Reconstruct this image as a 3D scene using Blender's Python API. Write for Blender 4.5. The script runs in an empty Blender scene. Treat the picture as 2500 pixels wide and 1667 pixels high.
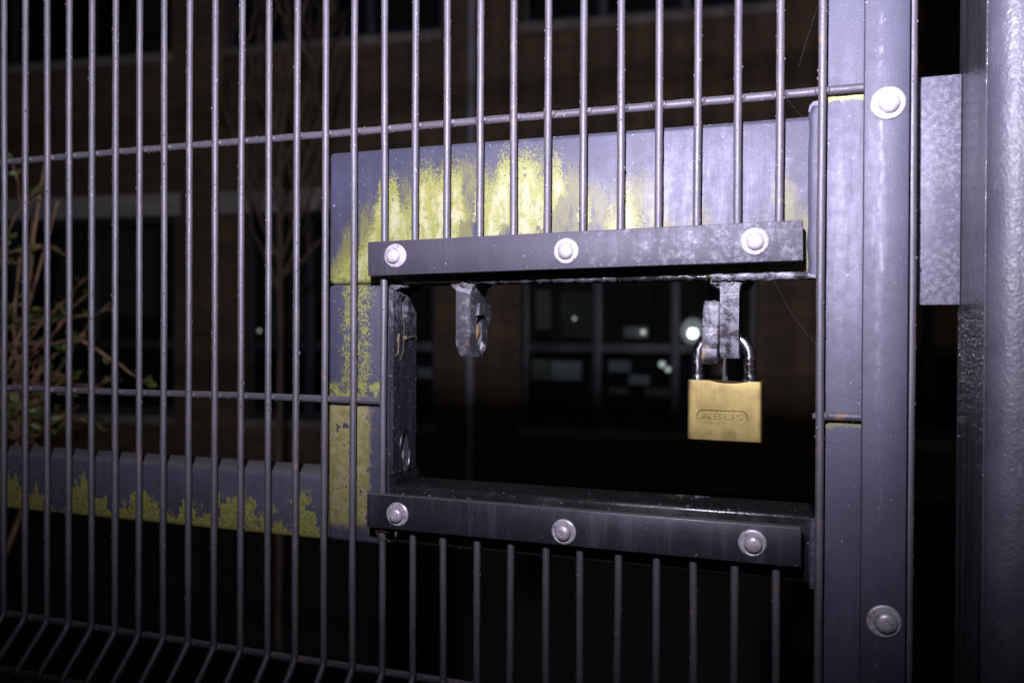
import bpy, bmesh, math, random
from mathutils import Vector, Matrix, noise as mnoise
R = math.radians
random.seed(7)
sc = bpy.context.scene
col = sc.collection

# ------------------------------------------------------------------ camera
cd = bpy.data.cameras.new("camera")
cd.lens = 29.784; cd.sensor_width = 36.0
cd.clip_start = 0.02; cd.clip_end = 400
cd.dof.use_dof = True; cd.dof.focus_distance = 0.58; cd.dof.aperture_fstop = 6.3
cam = bpy.data.objects.new("camera", cd); col.objects.link(cam)
cam.matrix_world = (Matrix.Translation((0.67101, -0.55173, 0.04863)) @ Matrix.Rotation(0.342262, 4, 'Z')
                    @ Matrix.Rotation(1.563931, 4, 'X') @ Matrix.Rotation(0.0050185, 4, 'Z'))
sc.camera = cam

# ------------------------------------------------------------------ night sky
w = bpy.data.worlds.new("World"); sc.world = w; w.use_nodes = True
wt = w.node_tree; wt.nodes.clear()
wo = wt.nodes.new("ShaderNodeOutputWorld"); wb = wt.nodes.new("ShaderNodeBackground")
sky = wt.nodes.new("ShaderNodeTexSky"); sky.sky_type = 'NISHITA'; sky.sun_disc = False
sky.sun_elevation = R(18); sky.sun_rotation = R(150)
wb.inputs['Strength'].default_value = 0.0022
wt.links.new(sky.outputs[0], wb.inputs[0]); wt.links.new(wb.outputs[0], wo.inputs[0])
# faint moon
ml = bpy.data.lights.new("moonlight", 'SUN'); ml.energy = 0.01; ml.angle = R(0.5); ml.color = (0.8, 0.88, 1.0)
mo = bpy.data.objects.new("moonlight", ml); col.objects.link(mo)
mo.rotation_euler = (R(72), 0, R(30))
# the photographer's flash gun, on top of the camera
fl = bpy.data.lights.new("camera_flash", 'SPOT')
fl.energy = 80.0; fl.color = (0.93, 0.88, 1.09); fl.shadow_soft_size = 0.012
fl.spot_size = R(147); fl.spot_blend = 1.0
fo = bpy.data.objects.new("camera_flash", fl); col.objects.link(fo)
fo.location = (0.615, -0.545, 0.245)
fl.use_nodes = True
_lt = fl.node_tree; _em = next(n for n in _lt.nodes if n.type == 'EMISSION')
_fa = _lt.nodes.new("ShaderNodeLightFalloff"); _fa.inputs['Strength'].default_value = 1.0
_a = _lt.nodes.new("ShaderNodeMath"); _a.operation = 'MULTIPLY'; _a.inputs[1].default_value = 0.55
_b = _lt.nodes.new("ShaderNodeMath"); _b.operation = 'MULTIPLY_ADD'; _b.inputs[1].default_value = 0.66
_lt.links.new(_fa.outputs['Quadratic'], _a.inputs[0]); _lt.links.new(_fa.outputs['Linear'], _b.inputs[0])
_lt.links.new(_a.outputs[0], _b.inputs[2]); _lt.links.new(_b.outputs[0], _em.inputs['Strength'])
fo.rotation_euler = Vector((-0.15, 0.85, 0.49)).to_track_quat('-Z', 'Y').to_euler()

sc.view_settings.view_transform = 'Standard'; sc.view_settings.look = 'None'
sc.view_settings.exposure = 0.0; sc.view_settings.gamma = 1.0; sc.view_settings.use_curve_mapping = False
sc.render.engine = 'CYCLES'
sc.cycles.use_denoising = True
sc.cycles.max_bounces = 6; sc.cycles.transparent_max_bounces = 10

GROUND = -1.42

# ------------------------------------------------------------------ node helper
class T:
    def __init__(s, name):
        s.m = bpy.data.materials.new(name); s.m.use_nodes = True
        s.t = s.m.node_tree; s.t.nodes.clear()
        s.out = s.t.nodes.new("ShaderNodeOutputMaterial")
        s.tc = s.t.nodes.new("ShaderNodeTexCoord")
        s.obj = s.tc.outputs['Object']
    def n(s, typ, **kw):
        nd = s.t.nodes.new(typ)
        for k, v in kw.items(): setattr(nd, k, v)
        return nd
    def put(s, sock, v):
        if v is None: return
        if isinstance(v, bpy.types.NodeSocket): s.t.links.new(v, sock)
        else:
            if isinstance(v, (tuple, list)) and len(v) == 3 and sock.type == 'RGBA': v = (*v, 1)
            sock.default_value = v
    def mth(s, op, a, b=None, c=None, clamp=False):
        nd = s.n("ShaderNodeMath", operation=op, use_clamp=clamp)
        s.put(nd.inputs[0], a); s.put(nd.inputs[1], b); s.put(nd.inputs[2], c)
        return nd.outputs[0]
    def noise(s, scale, detail=3.0, rough=0.55, vec=None, dist=0.0):
        nd = s.n("ShaderNodeTexNoise"); s.put(nd.inputs['Vector'], vec or s.obj)
        nd.inputs['Scale'].default_value = scale; nd.inputs['Detail'].default_value = detail
        nd.inputs['Roughness'].default_value = rough; nd.inputs['Distortion'].default_value = dist
        return nd.outputs['Fac']
    def voro(s, scale, vec=None, feature='F1'):
        nd = s.n("ShaderNodeTexVoronoi", feature=feature); s.put(nd.inputs['Vector'], vec or s.obj)
        nd.inputs['Scale'].default_value = scale
        return nd.outputs['Distance']
    def step(s, v, a, b, lo=0.0, hi=1.0):
        nd = s.n("ShaderNodeMapRange", interpolation_type='SMOOTHSTEP')
        s.put(nd.inputs[0], v); s.put(nd.inputs[1], a); s.put(nd.inputs[2], b); s.put(nd.inputs[3], lo); s.put(nd.inputs[4], hi)
        return nd.outputs[0]
    def mix(s, f, a, b):
        nd = s.n("ShaderNodeMix", data_type='RGBA')
        s.put(nd.inputs[0], f); s.put(nd.inputs[6], a); s.put(nd.inputs[7], b)
        return nd.outputs[2]
    def scalev(s, v3):
        nd = s.n("ShaderNodeMapping"); s.put(nd.inputs[0], s.obj); nd.inputs['Scale'].default_value = v3
        return nd.outputs[0]
    def xyz(s):
        nd = s.n("ShaderNodeSeparateXYZ"); s.put(nd.inputs[0], s.obj); return nd.outputs
    def bump(s, h, strength=0.3, dist=0.001, prev=None):
        nd = s.n("ShaderNodeBump"); nd.inputs['Strength'].default_value = strength
        nd.inputs['Distance'].default_value = dist; s.put(nd.inputs['Height'], h)
        if prev: s.put(nd.inputs['Normal'], prev)
        return nd.outputs[0]
    def pbr(s, color, rough=0.5, metal=0.0, normal=None, spec=0.5, **kw):
        b = s.n("ShaderNodeBsdfPrincipled")
        s.put(b.inputs['Base Color'], color); s.put(b.inputs['Roughness'], rough); s.put(b.inputs['Metallic'], metal)
        s.put(b.inputs['Normal'], normal); s.put(b.inputs['Specular IOR Level'], spec)
        for k, v in kw.items(): s.put(b.inputs[k], v)
        s.t.links.new(b.outputs[0], s.out.inputs[0])
        return s.m

PAINT = (0.027, 0.028, 0.047)
PALE = (0.20, 0.195, 0.225)

def paint(name, base=PAINT, rough=0.57, specks=1.0, wear=None, rust=0.0, extra=None, bump=0.2, spec=0.72):
    """anthracite powder coat with dust specks, worn chalky areas and a little rust"""
    t = T(name)
    big = t.noise(26, 4); fine = t.noise(420, 2); mid = t.noise(120, 4, .65)
    c = t.mix(t.step(big, .35, .7), base, tuple(v * 1.35 for v in base))
    # thin grime, streaked downward
    streak = t.noise(85, 5, .68, t.scalev((1, 1, .10)))
    c = t.mix(t.mth('MULTIPLY', t.step(streak, .50, .70), .55), c, (0.050, 0.048, 0.058))
    if wear is not None:
        c = t.mix(wear(t), c, PALE)
    sp = t.step(t.mth('ADD', fine, t.mth('MULTIPLY', mid, .35)), .93 - .03 * specks, .99 - .03 * specks)
    c = t.mix(t.mth('MULTIPLY', sp, .75), c, (0.26, 0.25, 0.28))
    if rust:
        oi = t.n('ShaderNodeObjectInfo')
        rm = t.step(t.mth('ADD', t.mth('MULTIPLY', oi.outputs['Random'], .12), t.mth('ADD', t.noise(90, 5, .7), t.mth('MULTIPLY', big, .4))), .90 - .08 * rust, 1.02 - .08 * rust)
        c = t.mix(t.mth('MULTIPLY', rm, .8), c, (0.20, 0.11, 0.055))
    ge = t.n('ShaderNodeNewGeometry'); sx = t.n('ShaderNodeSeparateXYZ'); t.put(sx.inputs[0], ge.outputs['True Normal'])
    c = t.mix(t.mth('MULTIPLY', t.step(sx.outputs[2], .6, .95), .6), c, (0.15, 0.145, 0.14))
    if extra is not None: c = extra(t, c)
    r = t.mth('ADD', t.step(streak, .35, .68, rough - .05, rough + .05), t.step(t.noise(150, 5, .7), .35, .7, -.03, .03))
    n = t.bump(t.noise(700, 3), bump, .0004)
    n = t.bump(t.noise(90, 3), .18, .0006, n)
    return t.pbr(c, r, 0.0, n, spec, **{'Specular Tint': (0.88, 0.87, 1.0, 1.0)})

# ---- lichen on the lock surround
LY = (0.185, 0.192, 0.036); LC = (0.285, 0.280, 0.150); LO = (0.125, 0.122, 0.030)
HPTS = [(.324,.10),(.3585,.1328),(.3639,.152),(.3693,.1678),(.3754,.1697),(.3819,.1639),(.3873,.1492),(.3926,.1537),(.3979,.1662),(.4048,.1737),(.4118,.1701),(.4187,.1728),(.4272,.1738),(.4331,.1578),(.4392,.1389),(.4432,.1542),(.4474,.1648),(.4541,.1628),(.4606,.1747),(.4671,.181),(.4784,.1811),(.488,.1759),(.4944,.165),(.5,.1751),(.5054,.1703),(.5101,.1595),(.5133,.1474),(.5158,.1295),(.5185,.1472),(.5225,.1499),(.5261,.1438),(.5293,.1289),(.5342,.1169),(.5377,.1285),(.5406,.1401),(.5451,.137),(.5501,.1557),(.5539,.1511),(.5569,.1422),(.5614,.1342),(.5672,.1233),(.5731,.110),(.62,.10),(.676,.10)]
FPTS = [(.324,.10),(.40,.172),(.43,.178),(.455,.172),(.49,.178),(.52,.165),(.545,.152),(.56,.160),(.575,.150),(.59,.125),(.60,.138),(.612,.120),(.632,.118),(.642,.135),(.650,.155),(.656,.151),(.664,.137),(.676,.12)]
BPTS = [(.324,.09),(.424,.098),(.429,.112),(.433,.134),(.445,.131),(.449,.108),(.456,.108),(.461,.124),(.470,.127),(.476,.108),(.484,.112),(.490,.124),(.497,.131),(.503,.141),(.509,.146),(.518,.140),(.522,.118),(.527,.128),(.533,.132),(.538,.112),(.545,.104),(.60,.09),(.676,.09)]
def curve(t, v, pts, x0=.32, x1=.68, z0=.09, z1=.19):
    mr = t.n("ShaderNodeMapRange"); t.put(mr.inputs[0], v); mr.inputs[1].default_value = x0; mr.inputs[2].default_value = x1
    fc = t.n("ShaderNodeFloatCurve"); cm = fc.mapping; cv = cm.curves[0]
    P = [((x - x0) / (x1 - x0), min(1, max(0, (z - z0) / (z1 - z0)))) for x, z in pts]
    cv.points[0].location = P[0]; cv.points[1].location = P[-1]
    for p in P[1:-1]: cv.points.new(*p)
    cm.update(); t.put(fc.inputs['Value'], mr.outputs[0])
    return t.mth('MULTIPLY_ADD', fc.outputs[0], z1 - z0, z0)

def lichen_top(t, c):
    o = t.xyz(); x, z = o[0], o[2]
    xw = t.mth('ADD', x, t.mth('MULTIPLY', t.mth('SUBTRACT', t.noise(90, 4, .6), .5), .010))
    h = curve(t, xw, HPTS)
    d = t.mth('SUBTRACT', h, z)
    d = t.mth('ADD', d, t.mth('MULTIPLY', t.mth('SUBTRACT', t.noise(140, 4, .7), .5), .016))
    gr = t.noise(900, 3, .7)
    hb = curve(t, xw, BPTS)
    bare = t.step(t.mth('ADD', t.mth('MULTIPLY', t.mth('SUBTRACT', hb, z), 160), t.mth('MULTIPLY', t.mth('SUBTRACT', t.noise(190, 4, .7), .5), 4.0)), -.2, .5)
    # faint film first
    hf = curve(t, xw, FPTS)
    df = t.mth('SUBTRACT', hf, z)
    film = t.mth('MULTIPLY', t.step(t.mth('ADD', t.mth('MULTIPLY', df, 30), t.mth('MULTIPLY', gr, 1.6)), .70, 1.25), t.step(t.noise(75, 4, .65, t.scalev((1.6, 1, .4))), .33, .56))
    c = t.mix(t.mth('MULTIPLY', film, .80), c, LO)
    m = t.step(t.mth('ADD', t.mth('MULTIPLY', d, 70), t.mth('MULTIPLY', t.mth('SUBTRACT', gr, .5), 5.0)), .05, .95)
    m = t.mth('MULTIPLY', m, t.mth('SUBTRACT', 1, bare))
    core = t.step(d, .008, .026)
    core = t.mth('MULTIPLY', core, t.step(t.noise(120, 4, .65), .32, .50))
    core = t.mth('MULTIPLY', core, t.step(t.noise(170, 4, .65, t.scalev((1, 1, .25))), .38, .60))
    grime = t.mth('MULTIPLY', t.step(t.noise(210, 5, .75), .50, .66), .45)
    lc = t.mix(grime, t.mix(core, LY, LC), (0.085, 0.080, 0.05))
    pits = t.step(t.noise(330, 3, .7), .60, .66)
    lc = t.mix(t.mth('MULTIPLY', pits, .8), lc, (0.05, 0.045, 0.03))
    blot = t.step(t.voro(70), .13, .07)
    lc = t.mix(t.mth('MULTIPLY', blot, .75), lc, (0.065, 0.06, 0.065))
    c = t.mix(m, c, lc)
    # chalk bloom to the right
    chalk = t.mth('MULTIPLY', t.step(t.noise(110, 5, .7), .50, .68), t.step(x, .52, .62))
    return t.mix(t.mth('MULTIPLY', chalk, .22), c, PALE)

def lichen_side(t, c):
    o = t.xyz(); x, z = o[0], o[2]
    gr = t.noise(760, 3, .75); bl = t.noise(120, 5, .65); cl = t.noise(45, 4, .6)
    band = t.mth('MULTIPLY', t.step(t.mth('ABSOLUTE', t.mth('SUBTRACT', x, .3475)), .021, .006), t.step(z, .165, .135))
    dens = t.mth('ADD', t.mth('MULTIPLY', band, .34), t.mth('MULTIPLY', cl, .42))
    m = t.step(t.mth('ADD', t.mth('ADD', dens, t.mth('MULTIPLY', t.mth('SUBTRACT', gr, .5), 1.5)), t.mth('MULTIPLY', t.mth('SUBTRACT', bl, .5), .8)), .49, .58)
    # thick yellow top right next to the clamp, thick crust under the weld wire
    tr = t.mth('MULTIPLY', t.step(t.mth('ADD', x, t.mth('MULTIPLY', cl, .02)), .362, .372), t.mth('MULTIPLY', t.step(z, .09, .100), t.step(z, .158, .135)))
    m = t.mth('MAXIMUM', m, t.mth('MULTIPLY', tr, t.step(gr, .34, .46)))
    lowz = t.mth('MULTIPLY', t.step(z, -.001, -.007), t.step(t.mth('ADD', z, t.mth('MULTIPLY', cl, .03)), -.085, -.072))
    lowx = t.step(t.mth('ADD', x, t.mth('MULTIPLY', bl, .022)), .373, .366)
    holes = t.step(t.mth('ADD', bl, t.mth('MULTIPLY', cl, .5)), .93, .85)
    low = t.mth('MULTIPLY', t.mth('MULTIPLY', lowz, lowx), holes)
    lip = t.mth('MULTIPLY', t.step(t.mth('ABSOLUTE', t.mth('SUBTRACT', z, t.mth('MULTIPLY_ADD', cl, .012, .0005))), .009, .004), t.step(x, .374, .366))
    lip = t.mth('MULTIPLY', lip, t.step(t.mth('ADD', bl, t.mth('MULTIPLY', gr, .6)), .76, .86))
    c = t.mix(t.mth('MULTIPLY', m, t.step(z, .0, .006)), c, t.mix(t.step(cl, .4, .65), LY, LO))
    c = t.mix(lip, c, LY)
    return t.mix(low, c, t.mix(t.step(bl, .35, .6), LO, (0.22, 0.19, 0.085)))

def lichen_rail(t, c):
    o = t.xyz(); x, z = o[0], o[2]
    cl = t.noise(22, 5, .62, t.scalev((1, 1, .5))); bl = t.noise(110, 5, .7); gr = t.noise(600, 3, .7)
    hgt = t.mth('MULTIPLY_ADD', t.step(cl, .40, .66), .030, .0040)
    d = t.mth('SUBTRACT', t.mth('ADD', hgt, -.1083), z)
    d = t.mth('ADD', d, t.mth('MULTIPLY', t.mth('SUBTRACT', bl, .5), .040))
    m = t.step(t.mth('ADD', t.mth('MULTIPLY', d, 90), t.mth('MULTIPLY', gr, .9)), .35, .75)
    fl_ = t.mth('MULTIPLY', t.step(t.mth('ADD', t.noise(40, 6, .72, t.scalev((1, 1, .45))), t.mth('MULTIPLY', t.mth('SUBTRACT', -.085, z), 3.0)), .56, .62), t.step(z, -.066, -.078))
    m = t.mth('MAXIMUM', m, fl_)
    m = t.mth('MULTIPLY', m, t.step(t.mth('ADD', t.noise(300, 4, .7), t.mth('MULTIPLY', bl, .5)), .56, .70))
    return t.mix(m, c, t.mix(t.step(gr, .4, .6), (0.10, 0.10, 0.022), (0.18, 0.18, 0.032)))

def lichen_post(t, c):
    o = t.xyz(); x, z = o[0], o[2]
    gr = t.noise(160, 4, .65)
    def lip(zt, hgt):
        a = t.mth('SUBTRACT', zt, z)
        return t.mth('MULTIPLY', t.step(a, -.0015, .0005), t.step(t.mth('ADD', a, t.mth('MULTIPLY', gr, hgt * 1.6)), hgt * 1.5, hgt * 1.1))
    c = t.mix(lip(.1975, .006), c, LY)
    c = t.mix(lip(-.0025, .009), c, LO)
    y1 = t.mth('MULTIPLY', t.step(t.noise(38, 4, .6, t.scalev((1.5, 1, .4))), .64, .70), t.step(gr, .45, .6))
    c = t.mix(t.mth('MULTIPLY', y1, .5), c, LO)
    return t.mix(t.mth('MULTIPLY', t.step(t.noise(520, 3, .7), .68, .75), .6), c, PALE)

def wear_clamp(t):
    x = t.xyz()[0]
    a = t.step(t.mth('ADD', t.noise(105, 6, .74), t.mth('MULTIPLY', t.step(x, .47, .63), .16)), .60, .80)
    b = t.step(t.noise(420, 4, .7), .40, .62)
    a = t.mth('MULTIPLY', a, t.mth('MULTIPLY_ADD', b, .55, .35))
    return t.mth('MULTIPLY', a, t.mth('MULTIPLY_ADD', t.step(x, .46, .55), .62, .10))
def wear_plate(t):
    return t.mth('MULTIPLY', t.mth('MULTIPLY', t.step(t.noise(300, 6, .78), .42, .66), .75), t.step(t.noise(24, 3), .30, .6, .15, 1.0))
def wear_old(t):
    return t.mth('MULTIPLY', t.step(t.mth('ADD', t.mth('MULTIPLY', t.noise(95, 5, .72), .7), t.mth('MULTIPLY', t.noise(420, 3, .7), .3)), .44, .58), .85)
def wear_vert(t):
    o = t.xyz()
    wob = t.mth('MULTIPLY', t.mth('SUBTRACT', t.noise(26, 3), .5), .010)
    run = t.step(t.mth('ABSOLUTE', t.mth('SUBTRACT', t.mth('ADD', o[0], wob), .7070)), .0016, .0003)
    run = t.mth('MULTIPLY', run, t.step(t.noise(130, 4, .7, t.scalev((1, 1, 1))), .46, .62))
    dots = t.step(t.voro(52, t.scalev((1, 1, .6))), .16, .05)
    dots = t.mth('MULTIPLY', dots, t.step(o[0], .712, .716))
    return t.mth('MULTIPLY', t.mth('MAXIMUM', run, t.mth('MULTIPLY', dots, .6)), t.step(o[2], -.02, .12, .10, .55))

def wear_staple(t): return t.mth('MULTIPLY', t.step(t.noise(120, 6, .74), .47, .68), .7)
M = {}
M['wire'] = paint('wire_paint', (0.056, 0.051, 0.058), .56, 2.0, rust=.12, bump=.4, spec=1.0)
M['hwire'] = paint('weld_wire_paint', (0.052, 0.048, 0.057), .56, 2.0, rust=.5, bump=.5)
M['post'] = paint('post_paint', extra=lichen_post)
M['frame'] = paint('frame_paint')
M['top'] = paint('surround_paint_lichen', specks=2.2, extra=lichen_top)
M['side'] = paint('surround_side_lichen', extra=lichen_side)
M['rail'] = paint('rail_lichen', (0.030, 0.032, 0.046), extra=lichen_rail)
M['clamp'] = paint('clamp_paint', (0.030, 0.027, 0.036), .62, .8, wear=wear_clamp, spec=.6)
M['lowclamp'] = paint('lower_clamp_paint', (0.014, 0.015, 0.020), .45, .4)
M['vclamp'] = paint('upright_clamp_paint', specks=.5, wear=wear_vert)
M['plate'] = paint('stop_plate_worn', (0.040, 0.040, 0.058), .6, 1.6, wear=wear_plate)
M['old'] = paint('worn_iron', (0.015, 0.014, 0.015), .5, 1.0, wear=wear_old, rust=.5, bump=.8)
M['staple'] = paint('staple_paint', (0.026, 0.025, 0.030), .55, 1.8, wear=wear_staple, rust=.35, bump=.8, spec=.6)
M['weld'] = paint('weld_metal', (0.05, 0.046, 0.042), .5, 1.6, wear=wear_old, rust=.4, bump=1.0)
M['dark'] = paint('dark_steel', (0.02, 0.02, 0.023), .55, .2)
def wear_high(t):
    z = t.xyz()[2]
    return t.mth('MULTIPLY', t.step(t.noise(170, 5, .72), .40, .66), t.step(z, .045, .072, .05, .6))
M['inner'] = paint('inner_plate_paint', (0.012, 0.013, 0.019), .5, 2.6, wear=wear_high, spec=.35, bump=1.0)
def wet():
    t = T('wet_black_paint')
    c = t.mix(t.step(t.noise(90, 5, .7), .55, .75), (0.010, 0.011, 0.012), (0.026, 0.028, 0.018))
    c = t.mix(t.step(t.noise(520, 2), .70, .76), c, (0.4, 0.4, 0.4))
    n = t.bump(t.noise(380, 3), .35, .0005)
    return t.pbr(c, t.step(t.noise(60, 3), .4, .7, .22, .45), 0, n, .35)
M['wet'] = wet()
def rusty():
    t = T('rust')
    c = t.mix(t.step(t.noise(180, 5, .7), .38, .66), (0.34, 0.19, 0.06), (0.42, 0.37, 0.33))
    return t.pbr(c, .75, 0, t.bump(t.noise(500, 4), .8, .001))
M['rust'] = rusty()
def zinc():
    t = T('galvanised_bolt')
    c = t.mix(t.step(t.noise(260, 5, .7), .40, .70), (0.50, 0.48, 0.52), (0.27, 0.245, 0.25))
    c = t.mix(t.step(t.noise(110, 3), .66, .74), c, (0.30, 0.20, 0.10))
    return t.pbr(c, .40, .35, t.bump(t.noise(420, 3), .5, .0006))
M['zinc'] = zinc()
def chrome():
    t = T('shackle_steel')
    c = t.mix(t.step(t.noise(500, 4, .7), .5, .72), (0.55, 0.54, 0.58), (0.30, 0.27, 0.27))
    return t.pbr(c, t.step(t.noise(300, 4), .35, .7, .14, .34), 1.0, t.bump(t.noise(600, 3), .25, .0004))
M['chrome'] = chrome()
def brass(name, k=1.0):
    t = T(name)
    br = t.noise(420, 4, .6, t.scalev((1, 1, .05)))
    c = t.mix(br, (0.62 * k, 0.47 * k, 0.16 * k), (0.74 * k, 0.59 * k, 0.23 * k))
    c = t.mix(t.step(t.noise(36, 5, .6), .50, .72), c, (0.46 * k, 0.34 * k, 0.15 * k))
    c = t.mix(t.mth('MULTIPLY', t.step(t.noise(330, 3), .68, .76), .5), c, (0.20, 0.12, 0.06))
    return t.pbr(c, t.step(t.noise(70, 4), .3, .7,   .34, .44), .85, t.bump(br, .18, .0003))
M['brass'] = brass('brushed_brass', .43); M['brass_mark'] = brass('brass_marking', .30)
def bigpost():
    t = T('textured_post_paint')
    o = t.noise(520, 4, .6, t.scalev((1, 1, .8))); v = t.voro(700)
    c = t.mix(t.step(t.noise(30, 4), .35, .7), (0.058, 0.058, 0.080), (0.082, 0.080, 0.102))
    c = t.mix(t.step(t.noise(240, 4, .7), .63, .72), c, (0.16, 0.16, 0.18))
    n = t.bump(t.mth('ADD', o, t.mth('MULTIPLY', v, .5)), .5, .0008)
    return t.pbr(c, t.step(t.noise(200, 4, .7), .3, .7, .36, .58), 0, n, .55)
M['bigpost'] = bigpost()
def sideplate():
    t = T('side_plate_gloss')
    br = t.noise(90, 4, .6, t.scalev((1, 1, .08)))
    c = t.mix(t.step(br, .35, .65), (0.040, 0.040, 0.050), (0.095, 0.092, 0.110))
    n = t.bump(t.voro(560), .55, .0007)
    n = t.bump(t.noise(900, 3, .7), .5, .0003, n)
    return t.pbr(c, t.step(t.noise(40, 3), .3, .7, .06, .11), 0, n, .9)
M['sideplate'] = sideplate()
def glint_bead():  # gloss for beads added only for their glints
    t = T('water_drops'); return t.pbr((0.03, 0.03, 0.032), .12, 0, None, 1.0)
M['dew'] = glint_bead()
def brick():
    t = T('brick_wall'); o = t.xyz()
    cb = t.n("ShaderNodeCombineXYZ"); t.put(cb.inputs[0], o[0]); t.put(cb.inputs[1], o[2])
    b = t.n("ShaderNodeTexBrick"); t.put(b.inputs['Vector'], cb.outputs[0])
    b.inputs['Scale'].default_value = 1; b.inputs['Brick Width'].default_value = .225; b.inputs['Row Height'].default_value = .075
    b.inputs['Mortar Size'].default_value = .006; b.inputs['Mortar Smooth'].default_value = .2
    t.put(b.inputs['Color1'], (0.20, 0.115, 0.050)); t.put(b.inputs['Color2'], (0.10, 0.068, 0.040)); t.put(b.inputs['Mortar'], (0.13, 0.115, 0.085))
    b.inputs['Bias'].default_value = -.1
    c = t.mix(t.step(t.noise(1.4, 5, .65), .35, .7), b.outputs[0], (0.09, 0.066, 0.042))
    c = t.mix(t.mth('MULTIPLY', t.step(t.noise(7, 5, .7), .5, .75), .5), c, (0.05, 0.042, 0.03))
    return t.pbr(c, .85, 0, t.bump(t.mth('SUBTRACT', t.noise(40, 3), t.mth('MULTIPLY', b.outputs[1], 1.2)), .5, .01))
M['brick'] = brick()
def simple(name, a, b, scale, rough, bump=.2, bd=.002, metal=0):
    t = T(name); f = t.noise(scale, 5, .65)
    return t.pbr(t.mix(t.step(f, .35, .68), a, b), rough, metal, t.bump(t.noise(scale * 3, 4), bump, bd))
M['stone'] = simple('concrete', (0.46, 0.43, 0.42), (0.32, 0.30, 0.29), 6, .85, .3, .004)
M['sillstone'] = simple('weathered_sill', (0.30, 0.27, 0.24), (0.17, 0.15, 0.13), 5, .9, .3, .004)
M['pipe'] = simple('pipe_plastic', (0.40, 0.41, 0.46), (0.30, 0.31, 0.34), 3, .5)
M['winframe'] = simple('window_frame_paint', (0.050, 0.053, 0.065), (0.036, 0.040, 0.046), 8, .5)
M['room'] = simple('room_wall', (0.050, 0.056, 0.062), (0.016, 0.019, 0.022), 1.3, .9)
M['paper'] = simple('paper', (0.62, 0.63, 0.62), (0.48, 0.50, 0.49), 5, .8)
M['papergreen'] = simple('green_paper', (0.34, 0.35, 0.26), (0.26, 0.27, 0.20), 5, .8)
M['curtain'] = simple('curtain', (0.14, 0.15, 0.12), (0.08, 0.09, 0.07), 3, .9)
M['bark'] = simple('young_bark', (0.10, 0.068, 0.040), (0.06, 0.042, 0.026), 60, .85, .5, .002)
M['twig'] = simple('shrub_twig', (0.30, 0.155, 0.075), (0.19, 0.115, 0.062), 50, .7, .5, .001)
M['leaf'] = simple('young_leaf', (0.085, 0.125, 0.02), (0.055, 0.085, 0.018), 30, .5, .3, .001)
M['straw'] = simple('dry_grass', (0.12, 0.095, 0.06), (0.08, 0.065, 0.04), 90, .8)
M['web'] = simple('spider_silk', (0.06, 0.06, 0.06), (0.03, 0.03, 0.03), 90, .5)
M['tarmac'] = simple('dark_ground', (0.012, 0.013, 0.011), (0.020, 0.021, 0.017), 3, .95, .5, .01)
def soil():
    t = T('grass_ground')
    c = t.mix(t.step(t.noise(4, 5, .65), .35, .65), (0.008, 0.012, 0.005), (0.014, 0.015, 0.009))
    return t.pbr(c, .95, 0, t.bump(t.noise(60, 5), .8, .03))
M['soil'] = soil()
def glass():
    t = T('window_glass')
    a = t.n("ShaderNodeBsdfTransparent"); t.put(a.inputs[0], (0.74, 0.78, 0.78))
    g = t.n("ShaderNodeBsdfGlossy"); g.inputs['Roughness'].default_value = .02
    f = t.n("ShaderNodeFresnel"); f.inputs[0].default_value = 1.5
    mx = t.n("ShaderNodeMixShader"); t.put(mx.inputs[0], f.outputs[0])
    t.t.links.new(a.outputs[0], mx.inputs[1]); t.t.links.new(g.outputs[0], mx.inputs[2]); t.t.links.new(mx.outputs[0], t.out.inputs[0])
    return t.m
M['glass'] = glass()
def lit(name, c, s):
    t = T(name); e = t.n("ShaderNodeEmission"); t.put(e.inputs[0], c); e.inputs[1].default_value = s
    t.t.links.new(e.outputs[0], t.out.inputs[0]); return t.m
M['lamp_big'] = lit('lamp_glow_bright', (1.0, 1.0, 0.97), 14.0)  # emission that imitates bright reflections in the window glass
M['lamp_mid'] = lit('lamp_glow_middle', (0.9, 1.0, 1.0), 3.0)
M['lamp_small'] = lit('lamp_glow_dim', (0.92, 1.0, 0.98), .9)

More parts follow.
